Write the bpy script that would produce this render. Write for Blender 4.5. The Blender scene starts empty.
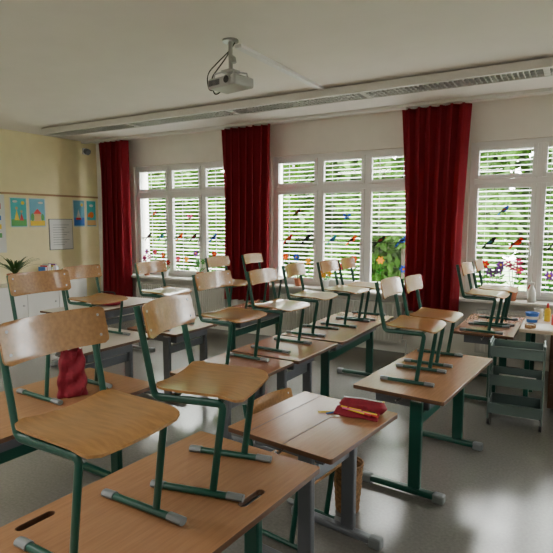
import bpy, bmesh, math, random
from mathutils import Vector, Matrix
random.seed(7)
C = bpy.context.scene.collection
R = math.radians

# ---------------------------------------------------------------- materials
MATS = {}
def mat(name, col, rough=0.5, metal=0.0, spec=0.5, noise=0.0, nscale=20, grain=None, bump=0.0, coat=0.0, transl=0.0):
    if name in MATS: return MATS[name]
    m = bpy.data.materials.new(name); m.use_nodes = True
    nt = m.node_tree; b = nt.nodes["Principled BSDF"]
    b.inputs["Roughness"].default_value = rough
    b.inputs["Metallic"].default_value = metal
    b.inputs["Specular IOR Level"].default_value = spec
    b.inputs["Coat Weight"].default_value = coat
    b.inputs["Coat Roughness"].default_value = 0.12
    c = (col[0], col[1], col[2], 1)
    b.inputs["Base Color"].default_value = c
    if noise > 0 or grain:
        tc = nt.nodes.new("ShaderNodeTexCoord"); mp = nt.nodes.new("ShaderNodeMapping")
        nt.links.new(tc.outputs["Object"], mp.inputs["Vector"])
        if grain: mp.inputs["Scale"].default_value = grain
        n = nt.nodes.new("ShaderNodeTexNoise"); n.inputs["Scale"].default_value = nscale
        n.inputs["Detail"].default_value = 5
        nt.links.new(mp.outputs["Vector"], n.inputs["Vector"])
        r = nt.nodes.new("ShaderNodeValToRGB")
        k = noise
        r.color_ramp.elements[0].position = 0.3; r.color_ramp.elements[1].position = 0.7
        r.color_ramp.elements[0].color = (col[0]*(1-k), col[1]*(1-k), col[2]*(1-k), 1)
        r.color_ramp.elements[1].color = (min(1,col[0]*(1+k)), min(1,col[1]*(1+k)), min(1,col[2]*(1+k)), 1)
        nt.links.new(n.outputs["Fac"], r.inputs["Fac"])
        nt.links.new(r.outputs["Color"], b.inputs["Base Color"])
        if bump > 0:
            bp = nt.nodes.new("ShaderNodeBump"); bp.inputs["Strength"].default_value = bump
            bp.inputs["Distance"].default_value = 0.01
            nt.links.new(n.outputs["Fac"], bp.inputs["Height"]); nt.links.new(bp.outputs["Normal"], b.inputs["Normal"])
    if transl > 0:
        tr = nt.nodes.new("ShaderNodeBsdfTranslucent"); tr.inputs["Color"].default_value = c
        mx = nt.nodes.new("ShaderNodeMixShader"); mx.inputs[0].default_value = transl
        out = nt.nodes["Material Output"]
        nt.links.new(b.outputs[0], mx.inputs[1]); nt.links.new(tr.outputs[0], mx.inputs[2]); nt.links.new(mx.outputs[0], out.inputs[0])
    MATS[name] = m
    return m

M_wallL = mat("wall_cream", (0.90,0.81,0.50), 0.85, noise=0.03, nscale=6)
M_wallW = mat("wall_white", (0.84,0.82,0.76), 0.85, noise=0.02, nscale=6)
M_ceil = mat("ceiling_paint", (0.88,0.85,0.80), 0.9, noise=0.02, nscale=3)
M_frame = mat("window_frame_white", (0.87,0.87,0.86), 0.35)
M_green = mat("green_powder_coat", (0.006,0.066,0.046), 0.30, spec=0.5)
M_cap = mat("grey_plastic_cap", (0.18,0.20,0.21), 0.45)
M_grey = mat("grey_powder_coat", (0.13,0.14,0.16), 0.35, metal=0.3)
M_silver = mat("aluminium", (0.45,0.45,0.45), 0.3, metal=0.9)
M_seat = mat("beech_plywood", (0.35,0.175,0.058), 0.28, noise=0.20, nscale=9, grain=(1.2,7,7), coat=0.5)
M_edge = mat("ply_edge", (0.42,0.25,0.12), 0.5)
M_topA = mat("desk_laminate", (0.33,0.170,0.085), 0.25, noise=0.10, nscale=7, grain=(14,1,1), spec=0.5)
M_topB = mat("desk_laminate_reddish", (0.28,0.12,0.068), 0.25, noise=0.10, nscale=7, grain=(14,1,1))
M_topC = mat("desk_laminate_pale", (0.50,0.45,0.38), 0.3, noise=0.04, nscale=7, grain=(14,1,1))
M_band = mat("desk_edge_band", (0.10,0.045,0.022), 0.4)
M_red = mat("curtain_red", (0.30,0.020,0.032), 0.9, noise=0.12, nscale=60, spec=0.2, transl=0.45)
M_sill = mat("sill_stone", (0.70,0.68,0.64), 0.35, noise=0.05, nscale=30)
M_rad = mat("radiator_white", (0.62,0.61,0.57), 0.4)
M_lampb = mat("light_housing", (0.70,0.69,0.65), 0.45)
M_lampd = mat("light_louver_metal", (0.60,0.60,0.58), 0.3, metal=0.6)
M_lampk = mat("light_reflector_dark", (0.16,0.16,0.155), 0.4)
M_proj = mat("projector_plastic", (0.40,0.40,0.39), 0.4)
M_white = mat("white_plastic", (0.8,0.8,0.8), 0.4)
M_whitew = mat("white_laminate", (0.7,0.69,0.66), 0.4)
M_black = mat("black_plastic", (0.015,0.015,0.017), 0.4)
M_blind = mat("blind_slat", (0.45,0.46,0.44), 0.45)
M_leaf = mat("leaf_green", (0.015,0.050,0.0015), 0.6, noise=0.6, nscale=1.2, spec=0.15, transl=0.4)
M_bark = mat("bark", (0.03,0.02,0.012), 0.9, noise=0.3, nscale=8)
M_grass = mat("grass", (0.03,0.08,0.006), 0.9, noise=0.3, nscale=2)
M_bounce = mat("bounce_paving", (0.55,0.52,0.47), 0.9, noise=0.15, nscale=2)  # pale so the added ground strip throws light indoors
M_bag = mat("bag_crimson", (0.24,0.008,0.026), 0.75, noise=0.15, nscale=40, bump=0.3)
M_cart = mat("cart_teal_grey", (0.125,0.175,0.170), 0.4)
M_walnut = mat("dark_walnut", (0.10,0.045,0.025), 0.45, noise=0.2, nscale=6, grain=(1,1,8))
M_deskt = mat("teacher_top", (0.55,0.42,0.32), 0.35)
M_wick = mat("wicker", (0.25,0.13,0.055), 0.8, noise=0.5, nscale=60, bump=0.6)
M_terra = mat("terracotta", (0.45,0.16,0.08), 0.8)
M_plant = mat("houseplant_leaf", (0.03,0.10,0.02), 0.4)
def flat(name, c): return mat("col_"+name, c, 0.5)
F_pink=flat("pink",(0.75,0.10,0.35)); F_yel=flat("yellow",(0.85,0.60,0.03)); F_blue=flat("blue",(0.05,0.2,0.65))
F_or=flat("orange",(0.8,0.22,0.03)); F_blk=flat("black",(0.02,0.02,0.02)); F_redc=flat("red",(0.6,0.03,0.03))
F_pur=flat("purple",(0.30,0.08,0.45)); F_teal=flat("teal",(0.05,0.45,0.5)); F_paper=flat("paper",(0.75,0.75,0.72))
F_grn=flat("green",(0.08,0.35,0.08)); F_sky=flat("skyblue",(0.16,0.45,0.62)); F_skin=flat("sand",(0.7,0.45,0.2))
def thin(name, c): return mat("cutout_"+name, c, 0.6, transl=0.5)
T_pink=thin("pink",(0.6,0.06,0.25)); T_yel=thin("yellow",(0.75,0.42,0.02)); T_blue=thin("blue",(0.03,0.12,0.5)); T_or=thin("orange",(0.65,0.14,0.02))
T_blk=thin("black",(0.015,0.015,0.015)); T_red=thin("red",(0.5,0.02,0.02)); T_pur=thin("purple",(0.22,0.05,0.33)); T_teal=thin("teal",(0.03,0.25,0.3)); T_grn=thin("green",(0.04,0.22,0.04))

def floor_mat():
    m = bpy.data.materials.new("linoleum"); m.use_nodes=True; nt=m.node_tree; b=nt.nodes["Principled BSDF"]
    tc=nt.nodes.new("ShaderNodeTexCoord")
    n=nt.nodes.new("ShaderNodeTexNoise"); n.inputs["Scale"].default_value=2.2; n.inputs["Detail"].default_value=3; n.inputs["Roughness"].default_value=.5
    n2=nt.nodes.new("ShaderNodeTexNoise"); n2.inputs["Scale"].default_value=60; n2.inputs["Detail"].default_value=4
    nt.links.new(tc.outputs["Object"],n.inputs["Vector"]); nt.links.new(tc.outputs["Object"],n2.inputs["Vector"])
    r=nt.nodes.new("ShaderNodeValToRGB"); r.color_ramp.elements[0].position=0.3; r.color_ramp.elements[1].position=0.7
    nt.links.new(n2.outputs["Fac"],r.inputs["Fac"])
    r.color_ramp.elements[0].color=(0.145,0.141,0.128,1); r.color_ramp.elements[1].color=(0.185,0.180,0.164,1)
    nt.links.new(r.outputs["Color"],b.inputs["Base Color"])
    rr=nt.nodes.new("ShaderNodeMapRange"); rr.inputs["From Min"].default_value=0.3; rr.inputs["From Max"].default_value=0.7; rr.inputs["To Min"].default_value=0.15; rr.inputs["To Max"].default_value=0.24
    nt.links.new(n.outputs["Fac"],rr.inputs["Value"]); nt.links.new(rr.outputs[0],b.inputs["Roughness"])
    return m
M_floor=floor_mat()
def glass_mat():
    m=bpy.data.materials.new("window_glass"); m.use_nodes=True; nt=m.node_tree
    nt.nodes.remove(nt.nodes["Principled BSDF"])
    t=nt.nodes.new("ShaderNodeBsdfTransparent"); t.inputs[0].default_value=(0.97,0.98,0.97,1)
    g=nt.nodes.new("ShaderNodeBsdfGlossy"); g.inputs["Roughness"].default_value=0.02
    x=nt.nodes.new("ShaderNodeMixShader"); x.inputs[0].default_value=0.04
    nt.links.new(t.outputs[0],x.inputs[1]); nt.links.new(g.outputs[0],x.inputs[2]); nt.links.new(x.outputs[0],nt.nodes["Material Output"].inputs[0])
    return m
M_glass=glass_mat()

# ---------------------------------------------------------------- mesh builder
class MB:
    def __init__(s): s.v=[]; s.f=[]
    def box(s,cx,cy,cz,sx,sy,sz,rz=0,rx=0,ry=0):
        b=len(s.v); Mx=Matrix.Rotation(rz,3,'Z')@Matrix.Rotation(ry,3,'Y')@Matrix.Rotation(rx,3,'X')
        for i in (-.5,.5):
            for j in (-.5,.5):
                for k in (-.5,.5):
                    p=Mx@Vector((i*sx,j*sy,k*sz)); s.v.append((p.x+cx,p.y+cy,p.z+cz))
        for q in ((0,1,3,2),(4,6,7,5),(0,4,5,1),(2,3,7,6),(0,2,6,4),(1,5,7,3)): s.f.append(tuple(b+i for i in q))
        return s
    def bb(s,x0,x1,y0,y1,z0,z1): return s.box((x0+x1)/2,(y0+y1)/2,(z0+z1)/2,abs(x1-x0),abs(y1-y0),abs(z1-z0))
    def tube(s,path,ra,rb=None,n=10,up=(0,1,0)):
        rb=rb or ra; P=[Vector(p) for p in path]; base=len(s.v)
        for i,p in enumerate(P):
            d=(P[min(i+1,len(P)-1)]-P[max(i-1,0)]).normalized()
            u=Vector(up)
            if abs(d.dot(u))>0.95: u=Vector((1,0,0)) if abs(d.x)<.9 else Vector((0,0,1))
            a=(u-d*u.dot(d)).normalized(); c=d.cross(a)
            for k in range(n):
                t=2*math.pi*k/n; q=p+a*(ra*math.cos(t))+c*(rb*math.sin(t)); s.v.append(tuple(q))
        for i in range(len(P)-1):
            for k in range(n):
                a=base+i*n+k; b=base+i*n+(k+1)%n; s.f.append((a,b,b+n,a+n))
        s.f.append(tuple(base+k for k in range(n))[::-1]); s.f.append(tuple(base+(len(P)-1)*n+k for k in range(n)))
        return s
    def lathe(s,prof,cx=0,cy=0,cz=0,n=20):
        base=len(s.v)
        for (r,z) in prof:
            for k in range(n):
                t=2*math.pi*k/n; s.v.append((cx+r*math.cos(t),cy+r*math.sin(t),cz+z))
        for i in range(len(prof)-1):
            for k in range(n):
                a=base+i*n+k; b=base+i*n+(k+1)%n; s.f.append((a,b,b+n,a+n))
        s.f.append(tuple(base+k for k in range(n))[::-1]); s.f.append(tuple(base+(len(prof)-1)*n+k for k in range(n)))
        return s
    def surf(s,fn,nu,nv,th):
        base=len(s.v)
        for side in (0.5,-0.5):
            for j in range(nv+1):
                for i in range(nu+1):
                    a=-1+2*i/nu; b=-1+2*j/nv; p,nrm=fn(a,b); q=Vector(p)+Vector(nrm)*th*side; s.v.append(tuple(q))
        N=(nu+1)*(nv+1); id=lambda i,j,k: base+k*N+j*(nu+1)+i
        for j in range(nv):
            for i in range(nu):
                s.f.append((id(i,j,0),id(i+1,j,0),id(i+1,j+1,0),id(i,j+1,0)))
                s.f.append((id(i,j,1),id(i,j+1,1),id(i+1,j+1,1),id(i+1,j,1)))
        for i in range(nu):
            s.f.append((id(i,0,0),id(i,0,1),id(i+1,0,1),id(i+1,0,0))); s.f.append((id(i,nv,0),id(i+1,nv,0),id(i+1,nv,1),id(i,nv,1)))
        for j in range(nv):
            s.f.append((id(0,j,0),id(0,j+1,0),id(0,j+1,1),id(0,j,1))); s.f.append((id(nu,j,0),id(nu,j,1),id(nu,j+1,1),id(nu,j+1,0)))
        return s
    def poly(s,pts):
        b=len(s.v); s.v+= [tuple(p) for p in pts]; s.f.append(tuple(range(b,b+len(pts)))); return s
    def prism(s,pts2,y0,y1):
        b=len(s.v); n=len(pts2)
        for y in (y0,y1):
            for (x,z) in pts2: s.v.append((x,y,z))
        s.f.append(tuple(range(b,b+n))); s.f.append(tuple(range(b+n,b+2*n))[::-1])
        for i in range(n):
            j=(i+1)%n; s.f.append((b+i,b+j,b+n+j,b+n+i))
        return s

def fillet(P,r,n=5):
    P=[Vector(p) for p in P]; out=[P[0]]
    for i in range(1,len(P)-1):
        a,b,c=P[i-1],P[i],P[i+1]; da=(a-b); dc=(c-b); rr=min(r,da.length*.49,dc.length*.49)
        p0=b+da.normalized()*rr; p1=b+dc.normalized()*rr
        for k in range(n+1):
            t=k/n; out.append(p0*(1-t)**2+b*2*t*(1-t)+p1*t*t)
    out.append(P[-1]); return out

def mk(name,mb,material,parent=None,smooth=False,bevel=0,seg=2):
    me=bpy.data.meshes.new(name)
    if isinstance(mb,MB):
        me.from_pydata(mb.v,[],mb.f)
        bm=bmesh.new(); bm.from_mesh(me); bmesh.ops.recalc_face_normals(bm,faces=bm.faces); bm.to_mesh(me); bm.free()
    else:
        mb.to_mesh(me); mb.free()
    me.materials.append(material)
    o=bpy.data.objects.new(name,me); C.objects.link(o)
    if smooth:
        for p in me.polygons: p.use_smooth=True
        try: me.set_sharp_from_angle(angle=R(38))
        except Exception: pass
    if bevel>0:
        b=o.modifiers.new("bevel","BEVEL"); b.width=bevel; b.segments=seg; b.limit_method='ANGLE'; b.angle_limit=R(40)
    if parent: o.parent=parent
    return o
def empty(name,label,category,group=None,loc=(0,0,0),rz=0):
    e=bpy.data.objects.new(name,None); e.empty_display_size=.1; C.objects.link(e)
    e.location=loc; e.rotation_euler=(0,0,rz); tag(e,label,category,group); return e
def tag(o,label,category,group=None):
    o["label"]=label; o["category"]=category
    if group: o["group"]=group
def struct(o,label=None):
    o["kind"]="structure"
    if label: o["label"]=label
    return o
def dup(root,loc,rz,label=None,scale=None):
    def rec(o,par):
        c=o.copy(); C.objects.link(c)
        if par: c.parent=par
        for ch in list(o.children): rec(ch,c)
        return c
    kids=list(root.children)
    r=root.copy(); C.objects.link(r)
    for ch in kids: rec(ch,r)
    r.location=loc; r.rotation_euler=(0,0,rz)
    if scale: r.scale=scale
    if label: r["label"]=label
    return r

# ---------------------------------------------------------------- room shell
XL,XR,Y0,YW,H=-7.35,3.9,-1.6,6.39,3.0
WT=0.32
WIN=[(-6.46,-4.34),(-3.80,-1.68),(-1.14,0.98),(1.52,3.64)]  # last window is out of view, added to let in more light
ZB,ZT=0.78,2.56
struct(mk("floor",MB().bb(XL-.2,XR+.2,Y0-.2,YW+WT,-.1,0),M_floor),"grey polished linoleum floor")
struct(mk("ceiling",MB().bb(XL-.2,XR+.2,Y0-.2,YW+WT,H,H+.15),M_ceil),"white painted ceiling")
struct(mk("wall_left",MB().bb(XL-.2,XL,Y0-.2,YW+WT,0,H),M_wallL),"cream yellow painted wall")
struct(mk("wall_right",MB().bb(XR,XR+.2,Y0-.2,YW+WT,0,H),M_wallW),"pale painted wall")
struct(mk("wall_back",MB().bb(XL,XR,Y0-.2,Y0,0,H),M_wallW),"pale painted wall")
w=MB(); w.bb(XL,XR,YW,YW+WT,0,ZB); w.bb(XL,XR,YW,YW+WT,ZT,H)
xs=[XL]+[a for p in WIN for a in p]+[XR]
for i in range(0,len(xs),2): w.bb(xs[i],xs[i+1],YW,YW+WT,ZB,ZT)
struct(mk("wall_window",w,M_wallW),"white wall with window openings")
struct(mk("baseboard_left",MB().bb(XL,XL+.015,Y0,YW,0,.08),M_edge),"brown baseboard")

def sash(fr,x0,x1,z0,z1,y,wd=.045,th=.05):
    fr.bb(x0,x0+wd,y,y+th,z0,z1); fr.bb(x1-wd,x1,y,y+th,z0,z1)
    fr.bb(x0+wd,x1-wd,y,y+th,z0,z0+wd); fr.bb(x0+wd,x1-wd,y,y+th,z1-wd,z1)
BL={0:(.84,.84,.84),1:(.84,.84,1.45),2:(.84,.84,.84),3:(.84,.84,.84)}
for i,(a,b) in enumerate(WIN):
    e=bpy.data.objects.new("window_%d"%(i+1),None); C.objects.link(e); struct(e,"white framed window with three columns and hopper panes on top")
    yf=YW+.05
    fr=MB(); t=.05
    fr.bb(a,a+t,yf,yf+.09,ZB,ZT); fr.bb(b-t,b,yf,yf+.09,ZB,ZT); fr.bb(a+t,b-t,yf,yf+.09,ZB,ZB+t); fr.bb(a+t,b-t,yf,yf+.09,ZT-t,ZT)
    cw=(b-a-2*t)/3; zt=2.11
    fr.bb(a+t,b-t,yf,yf+.09,zt-.03,zt+.03)
    for k in (1,2): fr.bb(a+t+cw*k-.025,a+t+cw*k+.025,yf,yf+.09,ZB+t,zt-.03); fr.bb(a+t+cw*k-.025,a+t+cw*k+.025,yf,yf+.09,zt+.03,ZT-t)
    mk("frame",fr,M_frame,e,bevel=.004)
    for k in range(3):
        x0=a+t+cw*k+(.027 if k else .002); x1=a+t+cw*(k+1)-(.027 if k<2 else .002)
        for (z0,z1,nm) in ((ZB+t+.002,zt-.032,"sash"),(zt+.032,ZT-t-.002,"hopper_sash")):
            s=MB(); sash(s,x0,x1,z0,z1,yf-.02); so=mk(nm,s,M_frame,e,bevel=.005)
            g=MB().bb(x0+.045,x1-.045,yf+.005,yf+.009,z0+.045,z1-.045); mk("glass",g,M_glass,so)
        hd=MB().bb(x1-.035,x1-.017,yf-.032,yf-.021,1.35,1.43); hd.tube([(x1-.026,yf-.03,1.39),(x1-.026,yf-.065,1.39),(x1-.026,yf-.065,1.28)],.008)
        mk("handle",hd,M_silver,e)
        yb=YW+.24; c0=a+t+cw*k+.005; c1=a+t+cw*(k+1)-.005
        bl=MB(); z=ZT-.03; lowest=BL[i][k]
        while z>lowest:
            bl.box((c0+c1)/2,yb,z,c1-c0,.050,.003,rx=R(14)); z-=.058
        for xx in (c0+.1,c1-.1): bl.bb(xx-.002,xx+.002,yb-.002,yb+.002,z+.055,ZT)
        mk("outside_blind",bl,M_blind,e)
    sl=mk("trim_%d"%(i+1),MB().bb(a-.2,b+.2,YW-.24,YW+.06,ZB-.035,ZB),M_sill,bevel=.006); struct(sl,"pale stone window sill")
    L=bpy.data.lights.new("window_portal","AREA"); L.shape='RECTANGLE'; L.size=b-a; L.size_y=ZT-ZB
    lo=bpy.data.objects.new("window_portal",L); lo.location=((a+b)/2,YW+.31,(ZB+ZT)/2); lo.rotation_euler=(R(-90),0,0); C.objects.link(lo)
    L.cycles.is_portal=True
    r=empty("radiator","white ribbed panel radiator under the window sill","radiator","radiators",((a+b)/2,YW-.14,0))
    rb=MB().bb(-.9,.9,-.045,.045,.16,.66)
    for k in range(45): rb.box(-.88+k*.04,-.052,.41,.018,.014,.46)
    mk("panel",rb,M_rad,r)
    mk("pipe",MB().tube([(.95,0,.0),(.95,0,.2),(.9,0,.2)],.01),M_rad,r)
    for k in (-.6,.6): mk("bracket",MB().bb(k-.02,k+.02,.045,.135,.3,.5),M_rad,r)

# curtain track & curtains
tr=mk("curtain_track",MB().bb(XL+.02,XR-.02,6.06,6.14,H-.035,H),M_lampb,bevel=.004); tag(tr,"white curtain track fixed along the ceiling","curtain track")
def curtain(x0,x1,zb,squeeze,label):
    mb=MB(); nu=140; nv=26; zt=2.945; folds=(x1-x0)/.12
    V=[];
    for j in range(nv+1):
        t=j/nv; z=zt+(zb-zt)*t; k=1-squeeze*math.sin(min(1,t*1.3)*math.pi/2)
        for i in range(nu+1):
            s=i/nu; xc=(x0+x1)/2+(s-.5)*(x1-x0)*k
            ph=s*folds*2*math.pi
            amp=.056+.022*t
            y=6.10+amp*math.sin(ph+.4*math.sin(3*t))+.014*math.sin(ph*.37+2*t)
            V.append((xc+.026*math.sin(ph*2+t),y,z))
    F=[]
    for j in range(nv):
        for i in range(nu):
            a=j*(nu+1)+i; F.append((a,a+1,a+nu+2,a+nu+1))
    mb.v=V; mb.f=F
    e=empty("curtain",label,"curtain","red curtains")
    c=mk("fabric",mb,M_red,e,smooth=True); sd=c.modifiers.new("s","SOLIDIFY"); sd.thickness=.003
    hk=MB()
    for k in range(int((x1-x0)/.09)): hk.tube([(x0+.04+k*.09,6.10,2.94),(x0+.04+k*.09,6.10,2.964)],.004,n=6)
    o=mk("hooks",hk,M_white,e); o["kind"]="stuff"
    return e
curtain(-6.95,-6.3,.35,.08,"narrow dark red pleated curtain hanging in the room corner")
curtain(-4.45,-3.62,.55,.05,"dark red pleated curtain hanging between two windows")
curtain(-1.86,-1.12,.60,.14,"wide dark red pleated curtain hanging between two windows")

# ---------------------------------------------------------------- ceiling light trough
e=empty("ceiling_light","long white suspended light trough with metal louvers, switched off","ceiling light")
zb_=2.91
h=MB(); xr=XR-.02; h.bb(-6.75,xr,4.92,4.94,zb_,2.985); h.bb(-6.75,xr,5.225,5.245,zb_,2.985); h.bb(-6.75,xr,4.94,5.225,2.965,2.985); h.bb(-6.78,-6.75,4.92,5.245,zb_,2.985); h.bb(-6.75,xr,4.94,4.98,zb_+.003,2.965)
x=-5.2
while x<xr: h.bb(x,x+.05,4.98,5.225,zb_+.005,2.965); x+=1.62
mk("housing",h,M_lampb,e,bevel=.003)
lv=MB(); x=-6.7
while x<xr-.1:
    if (x+5.22)%1.62>.08: lv.bb(x-.003,x+.003,4.98,5.225,zb_+.004,2.948)
    x+=.045
for yy in (5.06,5.14): lv.bb(-6.74,xr,yy,yy+.005,zb_+.004,2.948)
o=mk("louver",lv,M_lampd,e); o["kind"]="stuff"
mk("reflector",MB().bb(-6.74,xr,4.98,5.225,2.955,2.962),M_lampk,e)
mk("mount",MB().bb(-6.7,xr-.1,5.0,5.15,2.985,3.0),M_lampb,e)
for k,(lx,ly,pw) in enumerate(((-4.8,.2,75),(-2.4,-.9,50),(1.8,.4,28),(2.4,3.2,20))):  # fill lamps added out of view to lift the interior light
    e=empty("fill_lamp","unseen linear fill lamp added to brighten the room","ceiling light","added fill lamps",(lx,ly,0))
    mk("housing",MB().bb(-.75,.75,-.13,.13,2.93,3.0),M_lampb,e,bevel=.003)
    L=bpy.data.lights.new("fill_light","AREA"); L.shape='RECTANGLE'; L.size=1.4; L.size_y=.22; L.energy=pw; L.color=(1,.97,.91)
    lo=bpy.data.objects.new("fill_light",L); lo.location=(0,0,2.925); lo.parent=e; C.objects.link(lo)

cc=mk("cable_duct",MB().bb(-2.36,-2.30,3.42,4.91,H-.028,H),M_white,bevel=.003); tag(cc,"white plastic cable duct along the ceiling","cable duct")

# projector
e=empty("projector","grey ceiling projector on a metal mount with black cables","projector",None,(-2.33,3.32,0),R(-10))
mk("ceiling_plate",MB().lathe([(.06,2.985),(.06,3.0)],n=24),M_silver,e)
mk("pole",MB().tube([(0,0,2.78),(0,0,2.985)],.016,n=14),M_silver,e,smooth=True)
br=MB().bb(-.05,.05,-.05,.05,2.760,2.78)
for sx,sy in ((-1,-1),(1,-1),(1,1),(-1,1)): br.tube([(sx*.04,sy*.04,2.770),(sx*.10,sy*.07,2.755),(sx*.105,sy*.075,2.72)],.007,n=8)
br.tube([(0,0,2.88),(.03,0,2.86),(.035,0,2.83)],.02,n=10)
mk("bracket",br,M_silver,e)
body=mk("body",MB().bb(-.145,.145,-.105,.105,2.645,2.72),M_proj,e,bevel=.016,seg=3)
mk("lens_ring",MB().tube([(.07,-.10,2.683),(.07,-.118,2.683)],.034,n=20),M_silver,e,smooth=True)
mk("lens",MB().tube([(.07,-.105,2.683),(.07,-.121,2.683)],.026,n=20),M_black,e,smooth=True)
vn=MB()
for k in range(9): vn.bb(-.125+k*.013,-.119+k*.013,-.108,-.103,2.662,2.703)
mk("vent",vn,M_black,e)
mk("top_panel",MB().bb(-.11,.11,-.075,.075,2.719,2.724),M_grey,e)
cb=MB(); cb.tube(fillet([(-.14,0,2.68),(-.24,0,2.66),(-.27,0,2.80),(-.13,0,2.87),(0,.0,2.93)],.07),.005,n=6)
cb.tube(fillet([(-.14,.05,2.67),(-.21,.03,2.63),(-.22,0,2.76),(-.05,0,2.88),(.02,.03,2.99)],.05),.005,n=6)
mk("cable",cb,M_black,e,smooth=True)

e=empty("wall_sensor","small round grey sensor on the wall near the ceiling","sensor",None,(XL,6.14,2.84))
mk("base",MB().box(.02,0,0,.04,.10,.10),M_white,e,bevel=.005)
mk("dome",MB().tube([(.04,0,0),(.08,0,-.01),(.10,0,-.02)],.05,n=16),M_cap,e,smooth=True)

# ---------------------------------------------------------------- chair
def rr_fn(W,D,r,zf):
    def fn(a,b):
        v=b*D; k=max(0,abs(v)-(D-r)); w=W-r+math.sqrt(max(0,r*r-k*k)); return a*w, v
    return fn
def make_chair():
    e=empty("school_chair","","chair","school chairs")
    for sy in (-1,1):
        y=.168*sy
        p=fillet([(-.238,y,.685),(-.168,y,.352),(.118,y,.352),(.072,y,.028)],.026,5)
        mk("side_tube",MB().tube(p,.0095,.0150,12),M_green,e,smooth=True)
        mk("skid",MB().tube([(-.155,y,.014),(.165,y,.014)],.014,.0125,12),M_green,e,smooth=True)
        mk("foot_cap",MB().tube([(-.19,y,.014),(-.18,y,.015),(-.135,y,.016)],.018,.0138,10),M_cap,e,smooth=True)
        mk("foot_cap",MB().tube([(.13,y,.016),(.18,y,.015),(.195,y,.014)],.018,.0138,10),M_cap,e,smooth=True)
    for x in (-.11,.09): mk("cross_bar",MB().tube([(x,-.168,.347),(x,.168,.347)],.011,n=10),M_green,e,smooth=True)
    f0=rr_fn(.192,.178,.04,0)
    def sf(a,b):
        y,x=f0(a,b); z=.378+.010*(a*a)*(1-.4*b)
        if b>.45: z-=.018*((b-.45)/.55)**2
        if b<-.5: z+=.008*((-b-.5)/.5)**2
        return (x+.012,y,z),(0,0,1)
    mk("seat",MB().surf(sf,18,22,.009),M_seat,e,smooth=True)
    f1=rr_fn(.195,.065,.020,0)
    def bf(a,b):
        y,v=f1(a,b); t=R(13)
        x=-.213-v*math.sin(t)+.030*a*a; z=.632+v*math.cos(t)
        return (x,y,z),(math.cos(t),0,math.sin(t))
    mk("backrest",MB().surf(bf,18,16,.009),M_seat,e,smooth=True)
    for sy in (-1,1):
        rv=MB()
        for v in (-.035,.035):
            t=R(13); y=.168*sy; x=-.213-v*math.sin(t)+.030*(.168/.195)**2; z=.632+v*math.cos(t); d=Vector((math.cos(t),0,math.sin(t)))
            p=Vector((x,y,z)); rv.tube([p+d*.004,p+d*.0065],.005,n=10)
        mk("rivet",rv,M_silver,e)
    return e
master=make_chair()
TH=.66
LBL="green steel tube chair with beech plywood seat standing on a desk"
SM=(.95,1,.88)
def put_chair(x,y,rz=0,z=TH,label=LBL,s=None):
    return dup(master,(x,y,z),R(rz),label,s)

# ---------------------------------------------------------------- desks
def rrect(w,l,r,n=5):
    pts=[]
    for (cx,cy,a0) in ((w/2-r,l/2-r,0),(-w/2+r,l/2-r,90),(-w/2+r,-l/2+r,180),(w/2-r,-l/2+r,270)):
        for k in range(n+1):
            t=R(a0+90*k/n); pts.append((cx+r*math.cos(t),cy+r*math.sin(t)))
    return pts
def slot(cx,cy,l,r,n=8):
    pts=[]
    for sgn,a0 in ((1,0),(-1,180)):
        for k in range(n+1):
            t=R(a0+180*k/n); pts.append((cx+r*math.cos(t),cy+sgn*l/2+r*math.sin(t)))
    return pts
def desktop_bm(w,l,z1,th,slots):
    bm=bmesh.new(); ed=[]
    for loop in [rrect(w,l,.014)]+[slot(*s) for s in slots]:
        vs=[bm.verts.new((x,y,z1)) for x,y in loop]
        for i in range(len(vs)): ed.append(bm.edges.new((vs[i],vs[(i+1)%len(vs)])))
    bmesh.ops.triangle_fill(bm,use_beauty=True,use_dissolve=True,edges=ed)
    r=bmesh.ops.extrude_face_region(bm,geom=bm.faces[:])
    for g in r["geom"]:
        if isinstance(g,bmesh.types.BMVert): g.co.z-=th
    bmesh.ops.recalc_face_normals(bm,faces=bm.faces)
    for f in bm.faces:
        if abs(f.normal.z)<.5: f.material_index=1
    return bm
def desk(x,y,w,l,rz,label,top=M_topA,frame=M_green,hh=TH,slots=(),seam=False):
    e=empty("school_desk",label,"desk","school desks",(x,y,0),R(rz))
    tp=mk("desktop",desktop_bm(w,l,hh,.024,slots),top,e,bevel=.003); tp.data.materials.append(M_band)
    if seam:
        for q in (.04,-.17): mk("seam",MB().bb(q-.0025,q+.0025,-l/2+.004,l/2-.004,hh-.001,hh+.0008),M_walnut,e)
    cx=.08
    for s in (-1,1):
        yy=s*(l/2-.13)
        mk("leg",MB().box(cx,yy,.30*hh/.66+.02,.075,.038,.54*hh/.66),frame,e,bevel=.008)
        mk("sleeve",MB().box(cx,yy,hh-.075,.055,.028,.10),M_silver,e)
        mk("foot",MB().box(0,yy,.032,w-.1,.05,.036),frame,e,bevel=.01)
        for q in (-1,1): mk("foot_cap",MB().box(q*(w/2-.05),yy,.028,.07,.056,.056),M_cap,e,bevel=.012)
        mk("bracket",MB().box(0,yy,hh-.036,w-.12,.04,.024),frame,e)
    mk("crossbeam",MB().box(cx,0,hh-.20,.022,l-.29,.07),frame,e,bevel=.004)
    tray=MB().box(-.03,0,hh-.125,w-.22,l-.34,.008); tray.box(w/2-.14,0,hh-.09,.008,l-.34,.07)
    for s in (-1,1): tray.box(-.03,s*(l/2-.17),hh-.088,w-.22,.008,.08)
    mk("book_tray",tray,M_grey,e)
    hk=MB().tube([(0,-l/2+.12,hh-.05),(0,-l/2+.02,hh-.06),(0,-l/2+.0,hh-.045)],.005,n=6)
    mk("bag_hook",hk,M_silver,e)
    return e
D1="brown laminate double school desk with green frame and grip slots"
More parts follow.
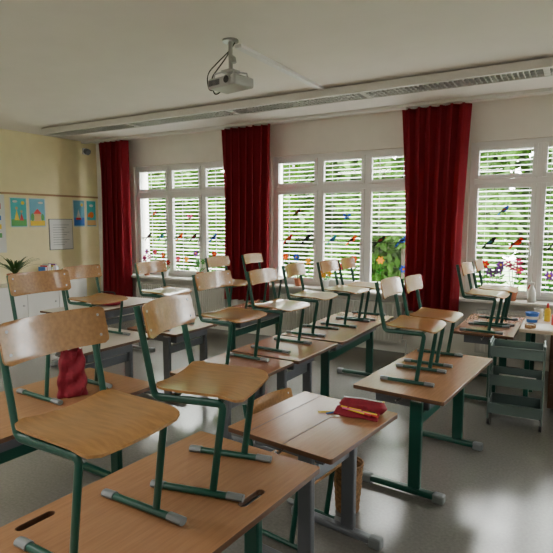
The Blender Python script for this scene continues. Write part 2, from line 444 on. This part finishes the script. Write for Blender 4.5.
desk(-1.235,1.215,.66,1.30,-4,D1,slots=((.24,.30,.10,.017),(-.27,-.22,.10,.017)))
desk(-1.08,2.24,.58,.66,-7,"small brown school desk with grey frame holding a pencil case",frame=M_grey,hh=.68,seam=True)
desk(-.83,3.46,.56,1.14,-5,"brown school desk with green frame and two chairs on top",top=M_topA)
desk(-.71,5.38,.52,1.06,0,"school desk with green frame near the sill and trolley",top=M_topB)
desk(-2.01,2.87,.58,.66,-2,"reddish single school desk with grey frame carrying one chair",top=M_topB,frame=M_grey)
desk(-1.98,3.56,.60,.66,-2,"single school desk with grey frame carrying one chair",top=M_topB,frame=M_grey)
desk(-1.95,4.62,.60,1.38,0,"long reddish school desk with green frame below the window",top=M_topB)
desk(-2.56,1.72,.66,1.25,-3,"brown school desk with green frame and one chair on top",top=M_topA)
desk(-3.50,2.98,.62,.80,-2,"pale topped school desk with grey frame",top=M_topC,frame=M_grey)
desk(-3.34,3.85,.60,.80,0,"reddish school desk with grey frame carrying a chair",top=M_topB,frame=M_grey)
desk(-3.22,4.95,.60,1.25,0,"school desk with green frame carrying two chairs",top=M_topB)
desk(-4.9,4.3,.62,1.3,0,"pale topped school desk near the window wall",top=M_topC,frame=M_grey)

put_chair(-1.26,1.07,0,s=(.96,1,1))
put_chair(-1.20,1.57,13,s=(.95,.95,1))
put_chair(-2.58,1.95,-2)
put_chair(-3.55,3.05,0,s=SM)
put_chair(-3.38,3.72,0,s=SM)
put_chair(-2.05,2.93,-2,s=(.9,1,.92))
put_chair(-2.02,3.55,-2,s=(.9,1,.88))
put_chair(-3.25,4.62,0,s=SM)
put_chair(-3.2,5.25,0,s=SM)
put_chair(-2.05,4.18,3,s=SM)
put_chair(-1.95,4.70,-2,s=SM)
put_chair(-1.92,5.11,2,s=SM)
put_chair(-.88,3.27,0,s=(.86,.98,.9))
put_chair(-.87,3.76,-1,s=(.86,.98,.86))
put_chair(-.72,5.08,-3,s=SM)
put_chair(-.68,5.52,0,s=SM)
put_chair(-1.24,2.37,-7,0,"green tube chair with plywood seat tucked under small desk")
for o in list(master.children): bpy.data.objects.remove(o)
bpy.data.objects.remove(master)

# ---------------------------------------------------------------- pencil case, pens, bag, basket
def pill(L,W,Hh,n=14,m=12,wob=.004):
    mb=MB(); P=[]
    for i in range(n+1):
        a=-1+2*i/n; k=(max(0,1-abs(a)**4))**.5*.95+.05
        for j in range(m):
            t=2*math.pi*j/m; c=math.cos(t); s_=math.sin(t)
            mb.v.append((a*L,W*k*math.copysign(abs(c)**.7,c)+wob*math.sin(a*7+j),Hh+Hh*k*math.copysign(abs(s_)**.7,s_)))
    for i in range(n):
        for j in range(m):
            p=i*m+j; q=i*m+(j+1)%m; mb.f.append((p,q,q+m,p+m))
    mb.f.append(tuple(range(m))[::-1]); mb.f.append(tuple(n*m+j for j in range(m)))
    return mb
cols=[F_yel,F_blue,F_or,F_grn,F_pink,F_redc]
e=empty("pencil_case","crimson fabric pencil case lying open with coloured pens","pencil case",None,(-.915,2.45,.68),R(5))
mk("pouch",pill(.125,.046,.034),M_bag,e,smooth=True)
fl=MB(); fl.surf(lambda a,b:((a*.112-.01,-.042-.030*(b+1),.029-.022*(b+1)*.5+.003*math.sin(a*5)),(0,0,1)),12,4,.006)
mk("flap",fl,M_bag,e,smooth=True)
mk("zipper",MB().tube([(-.10,0,.069),(0,.004,.071),(.10,0,.068)],.003,n=6),M_silver,e)
mk("zip_tab",MB().box(.1,.01,.067,.02,.006,.002),F_yel,e)
for k in range(6):
    p=empty("felt_pen","coloured felt pen lying in the open pencil case","pen","pens in the pencil case",(-.925+.012*k,2.388-.009*(k%3)-.004,.714-.002*(k%3)),R(-6+5*math.sin(k*2.3)))
    mk("barrel",MB().tube([(-.085,0,0),(.03,0,0)],.0045,n=8),[F_yel,F_pink,F_yel,F_redc,F_or,F_pink][k],p); mk("cap",MB().tube([(.03,0,0),(.065,0,0)],.0052,n=8),[F_blk,F_yel,F_redc][k%3],p)
for k in range(2):
    p=empty("pencil","coloured pencil lying on the small desk","pencil","loose pencils",(-1.06+.03*k,2.36+.022*k,.685),R(30+25*k))
    mk("barrel",MB().tube([(-.06,0,0),(.04,0,0)],.004,n=6),cols[k],p); mk("tip",MB().tube([(.04,0,0),(.048,0,0),(.055,0,0)],.003,n=6),F_skin,p)
def bag(loc,s,label,m=M_bag,rz=0):
    e=empty("cloth_bag",label,"bag",None,loc,rz)
    mb=MB(); n=24; m_=48
    for i in range(n+1):
        t=i/n; z=-s*t
        w=s*(.27+.04*t)*(.80+.20*min(1,t/.2)); d=s*(.10+.07*math.sin(t*math.pi*.6))
        if i==n: w*=.92; d*=.85
        for j in range(m_):
            a=2*math.pi*j/m_; ca,sa=math.cos(a),math.sin(a)
            ca=math.copysign(abs(ca)**.55,ca); sa=math.copysign(abs(sa)**.55,sa)
            wr=.006*math.sin(5*t*math.pi+3*ca)+.005*math.sin(9*ca+4*t)+.004*math.sin(14*t+6*ca)
            mb.v.append((w*ca+wr*ca,d*sa+wr*sa*1.4,z+(.010*math.sin(j*.8) if i==0 else 0)))
    for i in range(n):
        for j in range(m_):
            p=i*m_+j; q=i*m_+(j+1)%m_; mb.f.append((p,q,q+m_,p+m_))
    mb.f.append(tuple(range(m_))[::-1]); mb.f.append(tuple(n*m_+j for j in range(m_)))
    mk("body",mb,m,e,smooth=True)
    for q in (-1,1): mk("strap",MB().tube(fillet([(-s*.15,q*.01,-.01),(-s*.1,q*.01,.07),(s*.1,q*.01,.07),(s*.15,q*.01,-.01)],.05),.006,n=6),m,e,smooth=True)
    return e
bag((-2.47,1.92,.925),.265,"dark crimson cloth bag standing on a desk under a chair",rz=R(52))
e=empty("satchel","dark red soft satchel lying on a pale desk","bag",None,(-4.85,4.3,.66),R(20))
mk("body",pill(.20,.11,.055),M_bag,e,smooth=True)
mk("strap",MB().tube(fillet([(-.12,0,.10),(-.1,0,.16),(.1,0,.16),(.12,0,.10)],.05),.007,n=6),M_black,e)
e=empty("waste_basket","brown woven basket standing on the floor beside the small desk","basket",None,(-1.08,2.67,0))
bk=MB(); prof=[]
for k in range(15): prof.append((.065+.02*k/14+(.004 if k%2 else 0),.28*k/14))
prof+=[(.075,.27),(.06,.02)]
mk("body",bk.lathe(prof,n=28),M_wick,e,smooth=True)
mk("rim",MB().tube([(.087*math.cos(2*math.pi*k/24),.087*math.sin(2*math.pi*k/24),.283) for k in range(25)],.006,n=8,up=(0,0,1)),M_wick,e,smooth=True)

# ---------------------------------------------------------------- rolling cart
CX,CY=-.39,4.58
e=empty("rolling_cart","grey green three tier metal trolley on castors","trolley",None,(CX,CY,0),R(3))
for k,z in enumerate((.10,.335,.57)):
    tm=MB().bb(-.187,.187,-.137,.137,z,z+.004)
    tm.bb(-.19,-.186,-.14,.14,z,z+.082); tm.bb(.186,.19,-.14,.14,z,z+.082); tm.bb(-.186,.186,-.14,-.136,z,z+.082); tm.bb(-.186,.186,.136,.14,z,z+.082)
    mk("tray",tm,M_cart,e)
    mk("rim",MB().tube(fillet([(-.19,-.14,z+.084),(.19,-.14,z+.084),(.19,.14,z+.084),(-.19,.14,z+.084),(-.19,-.14,z+.084)],.01,3),.005,n=8,up=(0,0,1)),M_cart,e,smooth=True)
for sx in (-1,1):
    for sy in (-1,1):
        mk("post",MB().tube([(sx*.197,sy*.13,.05),(sx*.197,sy*.13,.66)],.007,n=10),M_cart,e,smooth=True)
        c=MB().tube([(sx*.19-.01,sy*.13,.025),(sx*.19+.01,sy*.13,.025)],.025,n=16); mk("castor",c,M_black,e,smooth=True)
    mk("handle",MB().tube(fillet([(sx*.197,-.13,.66),(sx*.197,-.13,.68),(sx*.197,.13,.68),(sx*.197,.13,.66)],.02),.008,n=8),M_cart,e,smooth=True)
for k in range(3):
    b=empty("exercise_book","thin coloured exercise book lying on the trolley tray","book","books on the trolley",(CX,CY,.575+.012*k),R(4*k-6))
    mk("cover",MB().box(0,0,.0055,.21,.16,.011),[F_blue,F_paper,F_grn][k],b); mk("pages",MB().box(.002,0,.0055,.209,.158,.007),F_paper,b)
for k in range(2):
    b=empty("folder","coloured folder lying on the lower trolley tray","folder","folders on the trolley",(CX,CY,.340+.016*k),R(3*k-3))
    mk("cover",MB().box(0,0,.007,.28,.20,.014),[F_teal,F_paper][k],b); mk("pages",MB().box(.002,0,.007,.278,.197,.009),F_paper,b)

# ---------------------------------------------------------------- teacher desk
e=empty("teacher_desk","light topped teacher desk with dark walnut drawer pedestal","desk",None,(.46,5.22,0),0)
mk("desktop",MB().box(0,0,.725,1.74,.76,.03),M_deskt,e,bevel=.005)
pd=mk("pedestal",MB().box(-.42,0,.38,.42,.62,.64),M_walnut,e,bevel=.003)
for k in range(3):
    d=mk("drawer",MB().box(-.42,-.318,.18+.2*k,.39,.016,.185),M_walnut,e,bevel=.003); mk("handle",MB().tube([(-.48,-.335,.2+.2*k),(-.36,-.335,.2+.2*k)],.006,n=8),M_silver,d)
for sx in (-.8,.8):
    for sy in (-.3,.3): mk("leg",MB().box(sx,sy,.355,.04,.04,.71),M_green,e,bevel=.004)
mk("modesty_panel",MB().box(.3,.28,.5,1.0,.016,.38),M_walnut,e)
zt=.74
def mug(x,y,m,label):
    e=empty("mug",label,"mug",None,(x,y,zt)); mk("body",MB().lathe([(.035,0),(.04,.005),(.04,.095),(.036,.095),(.034,.01)],n=24),m,e,smooth=True)
    mk("handle",MB().tube(fillet([(.038,0,.02),(.07,0,.02),(.07,0,.075),(.038,0,.075)],.02),.006,n=8),m,e,smooth=True); return e
mug(-.14,5.15,F_redc,"red ceramic mug with pens on the teacher desk")
mug(-.30,5.45,F_paper,"white ceramic mug on the teacher desk")
mug(-.05,5.42,F_teal,"teal ceramic mug on the teacher desk")
for k in range(5):
    p=empty("pen","pen standing in the red mug","pen","pens in the mug",(-.14+.015*math.cos(k*1.3),5.15+.015*math.sin(k*1.3),zt+.012),0); p.rotation_euler=(R(6*math.cos(k*2)),R(6*math.sin(k*2)),0)
    mk("barrel",MB().tube([(0,0,0),(0,0,.14)],.004,n=8),cols[k%4],p); mk("cap",MB().tube([(0,0,.14),(0,0,.16)],.005,n=8),F_blk,p)
for k in range(6):
    b=empty("book","closed book in a stack on the teacher desk","book","books on the teacher desk",(.08,5.26,zt+.02*k),R(7*math.sin(k*2)))
    mk("cover",MB().box(0,0,.01,.21,.29,.02),[F_paper,F_redc,F_or,F_paper,F_teal,F_redc][k],b); mk("pages",MB().box(.003,0,.01,.209,.286,.014),F_paper,b)
for k in range(3):
    p=mk("paper_sheet",MB().box(0,0,.0006+.0012*k,.21,.297,.001),F_paper); p.location=(-.24+.03*k,5.03,zt); p.rotation_euler=(0,0,R(10*k-12)); tag(p,"white paper sheet on the teacher desk","paper","paper sheets")
e=empty("pencil_box","small orange tin box on the teacher desk","box",None,(-.02,4.96,zt),R(20)); mk("body",MB().box(0,0,.02,.16,.08,.04),F_or,e,bevel=.004); mk("lid",MB().box(0,0,.045,.164,.084,.01),F_redc,e,bevel=.003)
e=empty("glue_bottle","yellow glue bottle standing on the teacher desk","bottle",None,(-.22,5.34,zt)); mk("body",MB().lathe([(.025,0),(.027,.01),(.027,.10),(.012,.125)],n=18),F_yel,e,smooth=True); mk("cap",MB().lathe([(.012,.125),(.010,.16),(.004,.17)],n=14),F_redc,e,smooth=True)
e=empty("storage_tub","blue plastic tub standing on the teacher desk","container",None,(-.34,5.24,zt)); mk("body",MB().lathe([(.045,0),(.055,.08),(.06,.08),(.06,.088),(.052,.088),(.045,.01)],n=20),F_blue,e,smooth=True); mk("label_band",MB().lathe([(.0525,.03),(.0545,.055)],n=20),F_paper,e,smooth=True)
e=empty("tape_roll","roll of brown tape lying on the teacher desk","tape",None,(-.33,4.93,zt)); mk("tape",MB().lathe([(.03,0),(.045,0),(.045,.03),(.03,.03),(.03,.001)],n=24),M_wick,e,smooth=True); mk("core",MB().lathe([(.026,.001),(.0298,.001),(.0298,.029),(.026,.029),(.026,.002)],n=24),F_paper,e,smooth=True)

# ---------------------------------------------------------------- items on sill
zs=ZB
e=empty("spray_bottle","white plastic spray bottle standing on the window sill","bottle",None,(-.42,6.24,zs)); 
mk("body",MB().lathe([(.04,0),(.042,.01),(.042,.12),(.015,.17),(.015,.19)],n=20),M_white,e,smooth=True); mk("trigger_head",MB().box(-.01,0,.205,.07,.025,.03),M_white,e,bevel=.005); mk("trigger",MB().box(-.03,0,.17,.012,.015,.05,ry=.4),F_redc,e)
def potflower(x,y,z,cm,hh,label,pot=M_terra,n=3):
    e=empty("potted_flower",label,"potted plant","flowers on the sill",(x,y,z))
    mk("pot",MB().lathe([(.04,0),(.055,.09),(.06,.09),(.06,.105),(.05,.105),(.045,.09)],n=20),pot,e,smooth=True)
    for k in range(n):
        a=2*math.pi*k/n+.5; h2=hh*(1-.22*k/n); dx=.06*math.cos(a)*(n>1); dy=.04*math.sin(a)*(n>1)
        mk("stem",MB().tube([(0,0,.09),(dx*.6,dy*.6,.09+h2*.5),(dx,dy,.09+h2)],.004,n=6),F_grn,e)
        fl=MB(); q=6
        for j in range(q):
            t=2*math.pi*j/q; fl.box(dx+.026*math.cos(t),dy-.006,.09+h2+.026*math.sin(t),.034,.006,.022,ry=-t)
        mk("blossom",fl,cm,e); 
        lf=MB()
        for sgn in (-1,1): lf.surf(lambda u,v,sgn=sgn,k=k:((dx*.5+sgn*(.04+.035*u),dy*.5+.014*v*(1-u*u)**.5, .09+h2*.35+.03*u),(0,0,1)),6,4,.002)
        mk("leaf",lf,F_grn,e,smooth=True)
potflower(-.62,6.26,zs,T_pink,.34,"potted plant with tall pink blossoms on the sill")
potflower(-.82,6.28,zs,T_pur,.24,"small potted plant with purple blossoms on the sill",pot=M_white)
potflower(-3.3,6.26,zs,T_pink,.14,"small potted plant with pink blossoms on the sill")
potflower(-2.9,6.26,zs,T_yel,.10,"small potted plant with yellow blossoms on the sill",pot=M_white)
potflower(-6.1,6.26,zs,T_pink,.22,"potted plant with pink blossoms on the sill")
potflower(-5.7,6.26,zs,T_red,.14,"small potted plant with red blossoms on the sill",pot=M_white)
potflower(-5.0,6.26,zs,F_grn,.18,"leafy potted plant on the sill")

# ---------------------------------------------------------------- window stickers
YS=YW+.052
def ell(cx,cz,a,b,rot=0,n=14):
    return [(cx+a*math.cos(t)*math.cos(rot)-b*math.sin(t)*math.sin(rot), cz+a*math.cos(t)*math.sin(rot)+b*math.sin(t)*math.cos(rot)) for t in [2*math.pi*k/n for k in range(n)]]
def sticker(x,z,kind,c1,c2=T_blk,s=1.0):
    nm={"butterfly":"butterfly_cutout","bird":"bird_cutout","flower":"flower_cutout"}[kind]
    e=empty(nm,{"butterfly":"coloured paper butterfly stuck on the window glass","bird":"paper bird on a black twig stuck on the window glass","flower":"coloured paper flower stuck on the window glass"}[kind],"window decoration","window decorations",(x,YS,z))
    e.scale=(s,1,s)
    P=lambda pts,m,nme,y=0: mk(nme,MB().prism(pts,y-.0008,y),m,e)
    if kind=="butterfly":
        for q in (-1,1): P(ell(q*.034,.022,.036,.024,q*.6),c1,"wing"); P(ell(q*.026,-.02,.024,.018,-q*.6),c1,"wing")
        P(ell(0,0,.006,.04),c2,"body",-.001)
    elif kind=="bird":
        P(ell(0,.034,.042,.024,.5),c1,"body"); P(ell(.032,.066,.019,.018),c1,"head"); P([(-.035,.03),(-.085,-.03),(-.068,-.034),(-.02,.02)],c1,"tail"); P(ell(-.006,.034,.026,.012,.4),c2,"wing",-.001)
        P([(.048,.069),(.066,.061),(.048,.058)],T_or,"beak"); P([(-.15,-.004),(-.05,.004),(.14,0),(.14,.008),(-.05,.014),(-.15,.006)],F_blk,"twig",-.001)
    else:
        for k in range(6): P(ell(.026*math.cos(k*1.047),.026*math.sin(k*1.047),.019,.012,k*1.047),c1,"petal")
        P(ell(0,0,.013,.013),T_yel,"centre",-.001); P([(-.003,-.03),(.003,-.03),(.004,-.19),(-.002,-.19)],T_grn,"stem")
        P(ell(.02,-.10,.024,.009,.6),T_grn,"leaf"); P(ell(-.02,-.13,.024,.009,-.6+math.pi),T_grn,"leaf")
BC=[T_blk,T_teal,T_or,T_blk,T_blue,T_blk,T_red]
FC=[T_pink,T_yel,T_red,T_or,T_pur,T_blue,T_pink]
ST=[]
q=0
for (a,b) in WIN[:3]:
    cw=(b-a-.1)/3
    for k in range(3):
        x0=a+.05+cw*k
        for f_ in (.3,.72):
            ST.append((x0+cw*f_,1.42+.04*((q*3)%3-1),"bird",BC[q%7],BC[(q+3)%7],1.15)); q+=1
        for f_ in ((.22,.48,.76) if k!=2 else (.3,.75)):
            ST.append((x0+cw*f_,1.06+.05*((q*5+int(f_*9))%3),"flower",FC[(q+int(f_*10))%7],T_yel,1.2))
        if k==0: ST.append((x0+cw*.5,1.76,"bird",BC[(q+4)%7],T_or,.9))
        elif k==1: ST.append((x0+cw*.6,1.72,"butterfly",FC[(q+2)%7],T_blk,.8))
for s in ST: sticker(*s)

# ---------------------------------------------------------------- left wall posters & cabinet
def poster(y0,y1,z0,z1,bg,shapes,label):
    e=empty("poster",label,"poster","posters on the cream wall",(XL,0,0))
    W_=y1-y0; H_=z1-z0
    mk("sheet",MB().bb(0,.004,y0,y1,z0,z1),F_paper,e)
    mb=MB(); mb.poly([(.0044,y0+.012,z0+.012),(.0044,y1-.012,z0+.012),(.0044,y1-.012,z1-.012),(.0044,y0+.012,z1-.012)]); mk("background_print",mb,bg,e)
    for n_,(ty,cy,cz,a,b,m) in enumerate(shapes):
        yc=y0+W_*cy; zc=z0+H_*cz; mb=MB(); X=.0048+.0003*n_
        if ty=='e': pts=[(X,yc+a*W_*math.cos(t),zc+b*H_*math.sin(t)) for t in [2*math.pi*k/16 for k in range(16)]]
        elif ty=='r': pts=[(X,yc-a*W_,zc-b*H_),(X,yc+a*W_,zc-b*H_),(X,yc+a*W_,zc+b*H_),(X,yc-a*W_,zc+b*H_)]
        else: pts=[(X,yc-a*W_,zc-b*H_),(X,yc+a*W_,zc-b*H_),(X,yc,zc+b*H_)]
        mb.poly(pts); mk("print",mb,m,e)
poster(4.74,5.02,1.57,2.02,F_teal,[('r',.5,.16,.44,.11,F_grn),('t',.38,.42,.14,.18,F_yel),('e',.38,.64,.08,.05,F_skin),('t',.66,.36,.12,.13,F_redc),('e',.66,.53,.07,.04,F_skin),('e',.3,.86,.14,.04,F_paper),('e',.75,.82,.1,.06,F_yel)],"blue illustrated poster with two yellow and red figures")
poster(5.05,5.34,1.57,2.02,F_sky,[('r',.5,.14,.44,.09,F_yel),('r',.5,.34,.2,.13,F_skin),('t',.5,.55,.26,.09,F_redc),('e',.2,.34,.1,.14,F_grn),('e',.8,.34,.09,.12,F_grn),('e',.7,.84,.15,.04,F_paper)],"sky blue illustrated poster with a small house")
poster(5.86,6.10,1.57,2.02,F_sky,[('r',.5,.2,.44,.14,F_blue),('t',.45,.5,.18,.16,F_paper),('r',.45,.3,.22,.04,F_redc),('e',.75,.82,.1,.06,F_yel)],"blue illustrated poster with a sailing boat")
poster(6.13,6.34,1.57,2.02,F_teal,[('r',.5,.15,.44,.1,F_skin),('e',.5,.45,.25,.12,F_or),('t',.2,.45,.1,.08,F_or),('e',.5,.8,.2,.05,F_paper)],"teal illustrated poster beside the curtain")
poster(4.35,4.66,1.2,2.05,F_paper,[('r',.5,.8,.3,.05,F_redc),('r',.5,.6,.3,.04,F_blue),('r',.5,.45,.3,.04,F_yel),('r',.5,.3,.3,.04,F_grn)],"tall white notice with coloured marks")
e=empty("notice_frame","white framed notice sheet hanging on the cream wall","notice board",None,(XL,0,0))
mk("frame",MB().bb(0,.014,5.385,5.83,1.2,1.70),M_cap,e); mk("sheet",MB().bb(.0142,.016,5.395,5.82,1.21,1.69),F_paper,e)
ln=MB()
for k in range(9): ln.bb(.0162,.0168,5.45,5.76-.05*(k%3),1.60-.04*k,1.606-.04*k)
mk("printed_lines",ln,M_cap,e)
struct(mk("trim_5",MB().bb(XL,XL+.02,Y0,6.38,2.06,2.09),M_edge,bevel=.003),"wooden picture rail on the cream wall")
e=empty("low_cabinet","white low cupboard against the cream wall","cabinet",None,(XL+.24,4.9,0))
mk("body",MB().bb(-.22,.22,-.8,.8,0,.74),M_whitew,e,bevel=.004)
for k in range(3):
    d=mk("door",MB().bb(.222,.238,-.79+.53*k,-.27+.53*k,.06,.72),M_whitew,e,bevel=.003); mk("knob",MB().tube([(.238,-.33+.53*k,.45),(.26,-.33+.53*k,.45)],.012,n=12),M_silver,d)
e=empty("potted_plant","dark green spiky leafy plant in a terracotta pot on the cupboard","potted plant",None,(XL+.42,4.50,.74))
mk("pot",MB().lathe([(.07,0),(.10,.15),(.11,.15),(.11,.18),(.09,.18),(.08,.15)],n=20),M_terra,e,smooth=True)
lf=MB()
for k in range(34):
    a=k*2.4; L=.32+.12*random.random(); up=.5+.9*random.random()
    def f(u,v,a=a,L=L,up=up):
        t=(u+1)/2; r=L*t*math.cos(up*.8); z=.17+L*math.sin(up*.8+.4)*t*1.1-.18*t*t; w=.018*(1-t)**.6+.001
        return (r*math.cos(a)-v*w*math.sin(a), r*math.sin(a)+v*w*math.cos(a), z),(0,0,1)
    lf.surf(f,8,2,.002)
o=mk("foliage",lf,M_plant,e,smooth=True)
for k in range(7):
    hh_=.22+.02*(k%3)
    b=empty("book","upright book standing on the white cupboard","book","books on the cupboard",(XL+.2,5.1+.035*k,.74))
    mk("cover",MB().box(0,0,hh_/2,.17,.03,hh_),[F_blue,F_redc,F_paper,F_grn,F_yel,F_pur,F_teal][k],b); mk("pages",MB().box(.003,0,hh_/2,.168,.022,hh_-.01),F_paper,b)

# ---------------------------------------------------------------- outside
g=mk("lawn",MB().bb(-30,20,10,40,-1.1,-1.0),M_grass); tag(g,"green lawn outside the windows","lawn"); g["kind"]="stuff"
g=mk("bounce_pavement",MB().bb(-30,20,YW+WT+.3,9.99,-1.1,-1.0),M_bounce); tag(g,"unseen pale ground strip added to bounce daylight indoors","bounce_pavement"); g["kind"]="stuff"  # unseen strip, added to bounce sunlight up to the ceiling
def tree(x,y,hh,rad,n,seed):
    rnd=random.Random(seed)
    e=empty("tree","leafy green deciduous tree outside the windows","tree","trees outside",(x,y,-0.99))
    tk=MB().tube([(0,0,0),(0,0,.2),(.05,0,hh*.4),(0,.1,hh*.8)],.18,n=10,up=(0,1,0))
    for k in range(5):
        a=k*1.3; tk.tube([(0,0,hh*.35+k*.3),(rad*.4*math.cos(a),rad*.4*math.sin(a),hh*.5+k*.3),(rad*.75*math.cos(a),rad*.75*math.sin(a),hh*.6+k*.35)],.05,n=6)
    mk("trunk",tk,M_bark,e,smooth=True)
    mb=MB()
    cl=[(rnd.uniform(-rad,rad),rnd.gauss(0,rad*.35),rnd.uniform(.9,hh),rad*(.28+.22*rnd.random())) for _ in range(44)]
    for k in range(n):
        cx,cy,cz,cr=cl[rnd.randrange(len(cl))]
        d=Vector((rnd.gauss(0,1),rnd.gauss(0,1),rnd.gauss(0,1))).normalized()*cr*(rnd.random()**.4)
        p=Vector((cx,cy,cz))+d; p.z=max(p.z,.25); s=.09+.09*rnd.random()
        u=Vector((rnd.gauss(0,1),rnd.gauss(0,1),rnd.gauss(0,1))).normalized(); v=u.orthogonal().normalized()
        mb.poly([p-u*s,p+v*s*.55,p+u*s,p-v*s*.55])
    me=bpy.data.meshes.new("foliage"); me.from_pydata(mb.v,[],mb.f); me.materials.append(M_leaf)
    o=bpy.data.objects.new("foliage",me); C.objects.link(o); o.parent=e; o["kind"]="stuff"
for i,(x,y,hh,r_) in enumerate([(-3.9,13.5,6.2,2.1),(-9.0,14.5,6.4,2.3),(0.9,14.5,6.4,2.1),(-14.3,15.5,6.5,2.4),(6.0,15,6,2.2)]):
    tree(x,y,hh,r_,18000,i+3)
def hedge(x0,x1,y,hh,n,seed):
    rnd=random.Random(seed); mb=MB()
    for k in range(n):
        s=.16+.14*rnd.random()
        p=Vector((rnd.uniform(x0+s,x1-s),y+rnd.gauss(0,.35),rnd.uniform(.02,1)**.8*hh+.3))
        u=Vector((rnd.gauss(0,1),rnd.gauss(0,1),rnd.gauss(0,1))).normalized(); v=u.orthogonal().normalized()
        mb.poly([p-u*s,p+v*s*.55,p+u*s,p-v*s*.55])
    e=empty("hedge","tall dense green hedge behind the trees","hedge","hedges outside",(0,0,-1.0))
    me=bpy.data.meshes.new("foliage"); me.from_pydata(mb.v,[],mb.f); me.materials.append(M_leaf)
    o=bpy.data.objects.new("foliage",me); C.objects.link(o); o.parent=e; o["kind"]="stuff"
hedge(-24,-12.1,19.5,4.2,9000,1); hedge(-12,-2.1,19.5,4.6,9000,2); hedge(-2,8,19.5,4.4,9000,3)

# ---------------------------------------------------------------- light
W=bpy.data.worlds.new("world"); bpy.context.scene.world=W; W.use_nodes=True
bg=W.node_tree.nodes["Background"]; bg.inputs[0].default_value=(0.99,0.985,0.97,1); bg.inputs[1].default_value=52.0
S=bpy.data.lights.new("sun","SUN"); S.energy=95; S.angle=R(2); S.color=(1,.95,.85)
so=bpy.data.objects.new("sun",S); C.objects.link(so)
so.rotation_euler=Vector((-.75,.35,-.9)).to_track_quat('-Z','Y').to_euler()

cam=bpy.data.cameras.new("camera"); cam.lens=36*520/553; cam.sensor_width=36; cam.clip_start=.05
co=bpy.data.objects.new("camera",cam); C.objects.link(co)
co.location=(0,0,1.65); co.rotation_euler=(R(90-5.98),0,R(30.2))
bpy.context.scene.camera=co
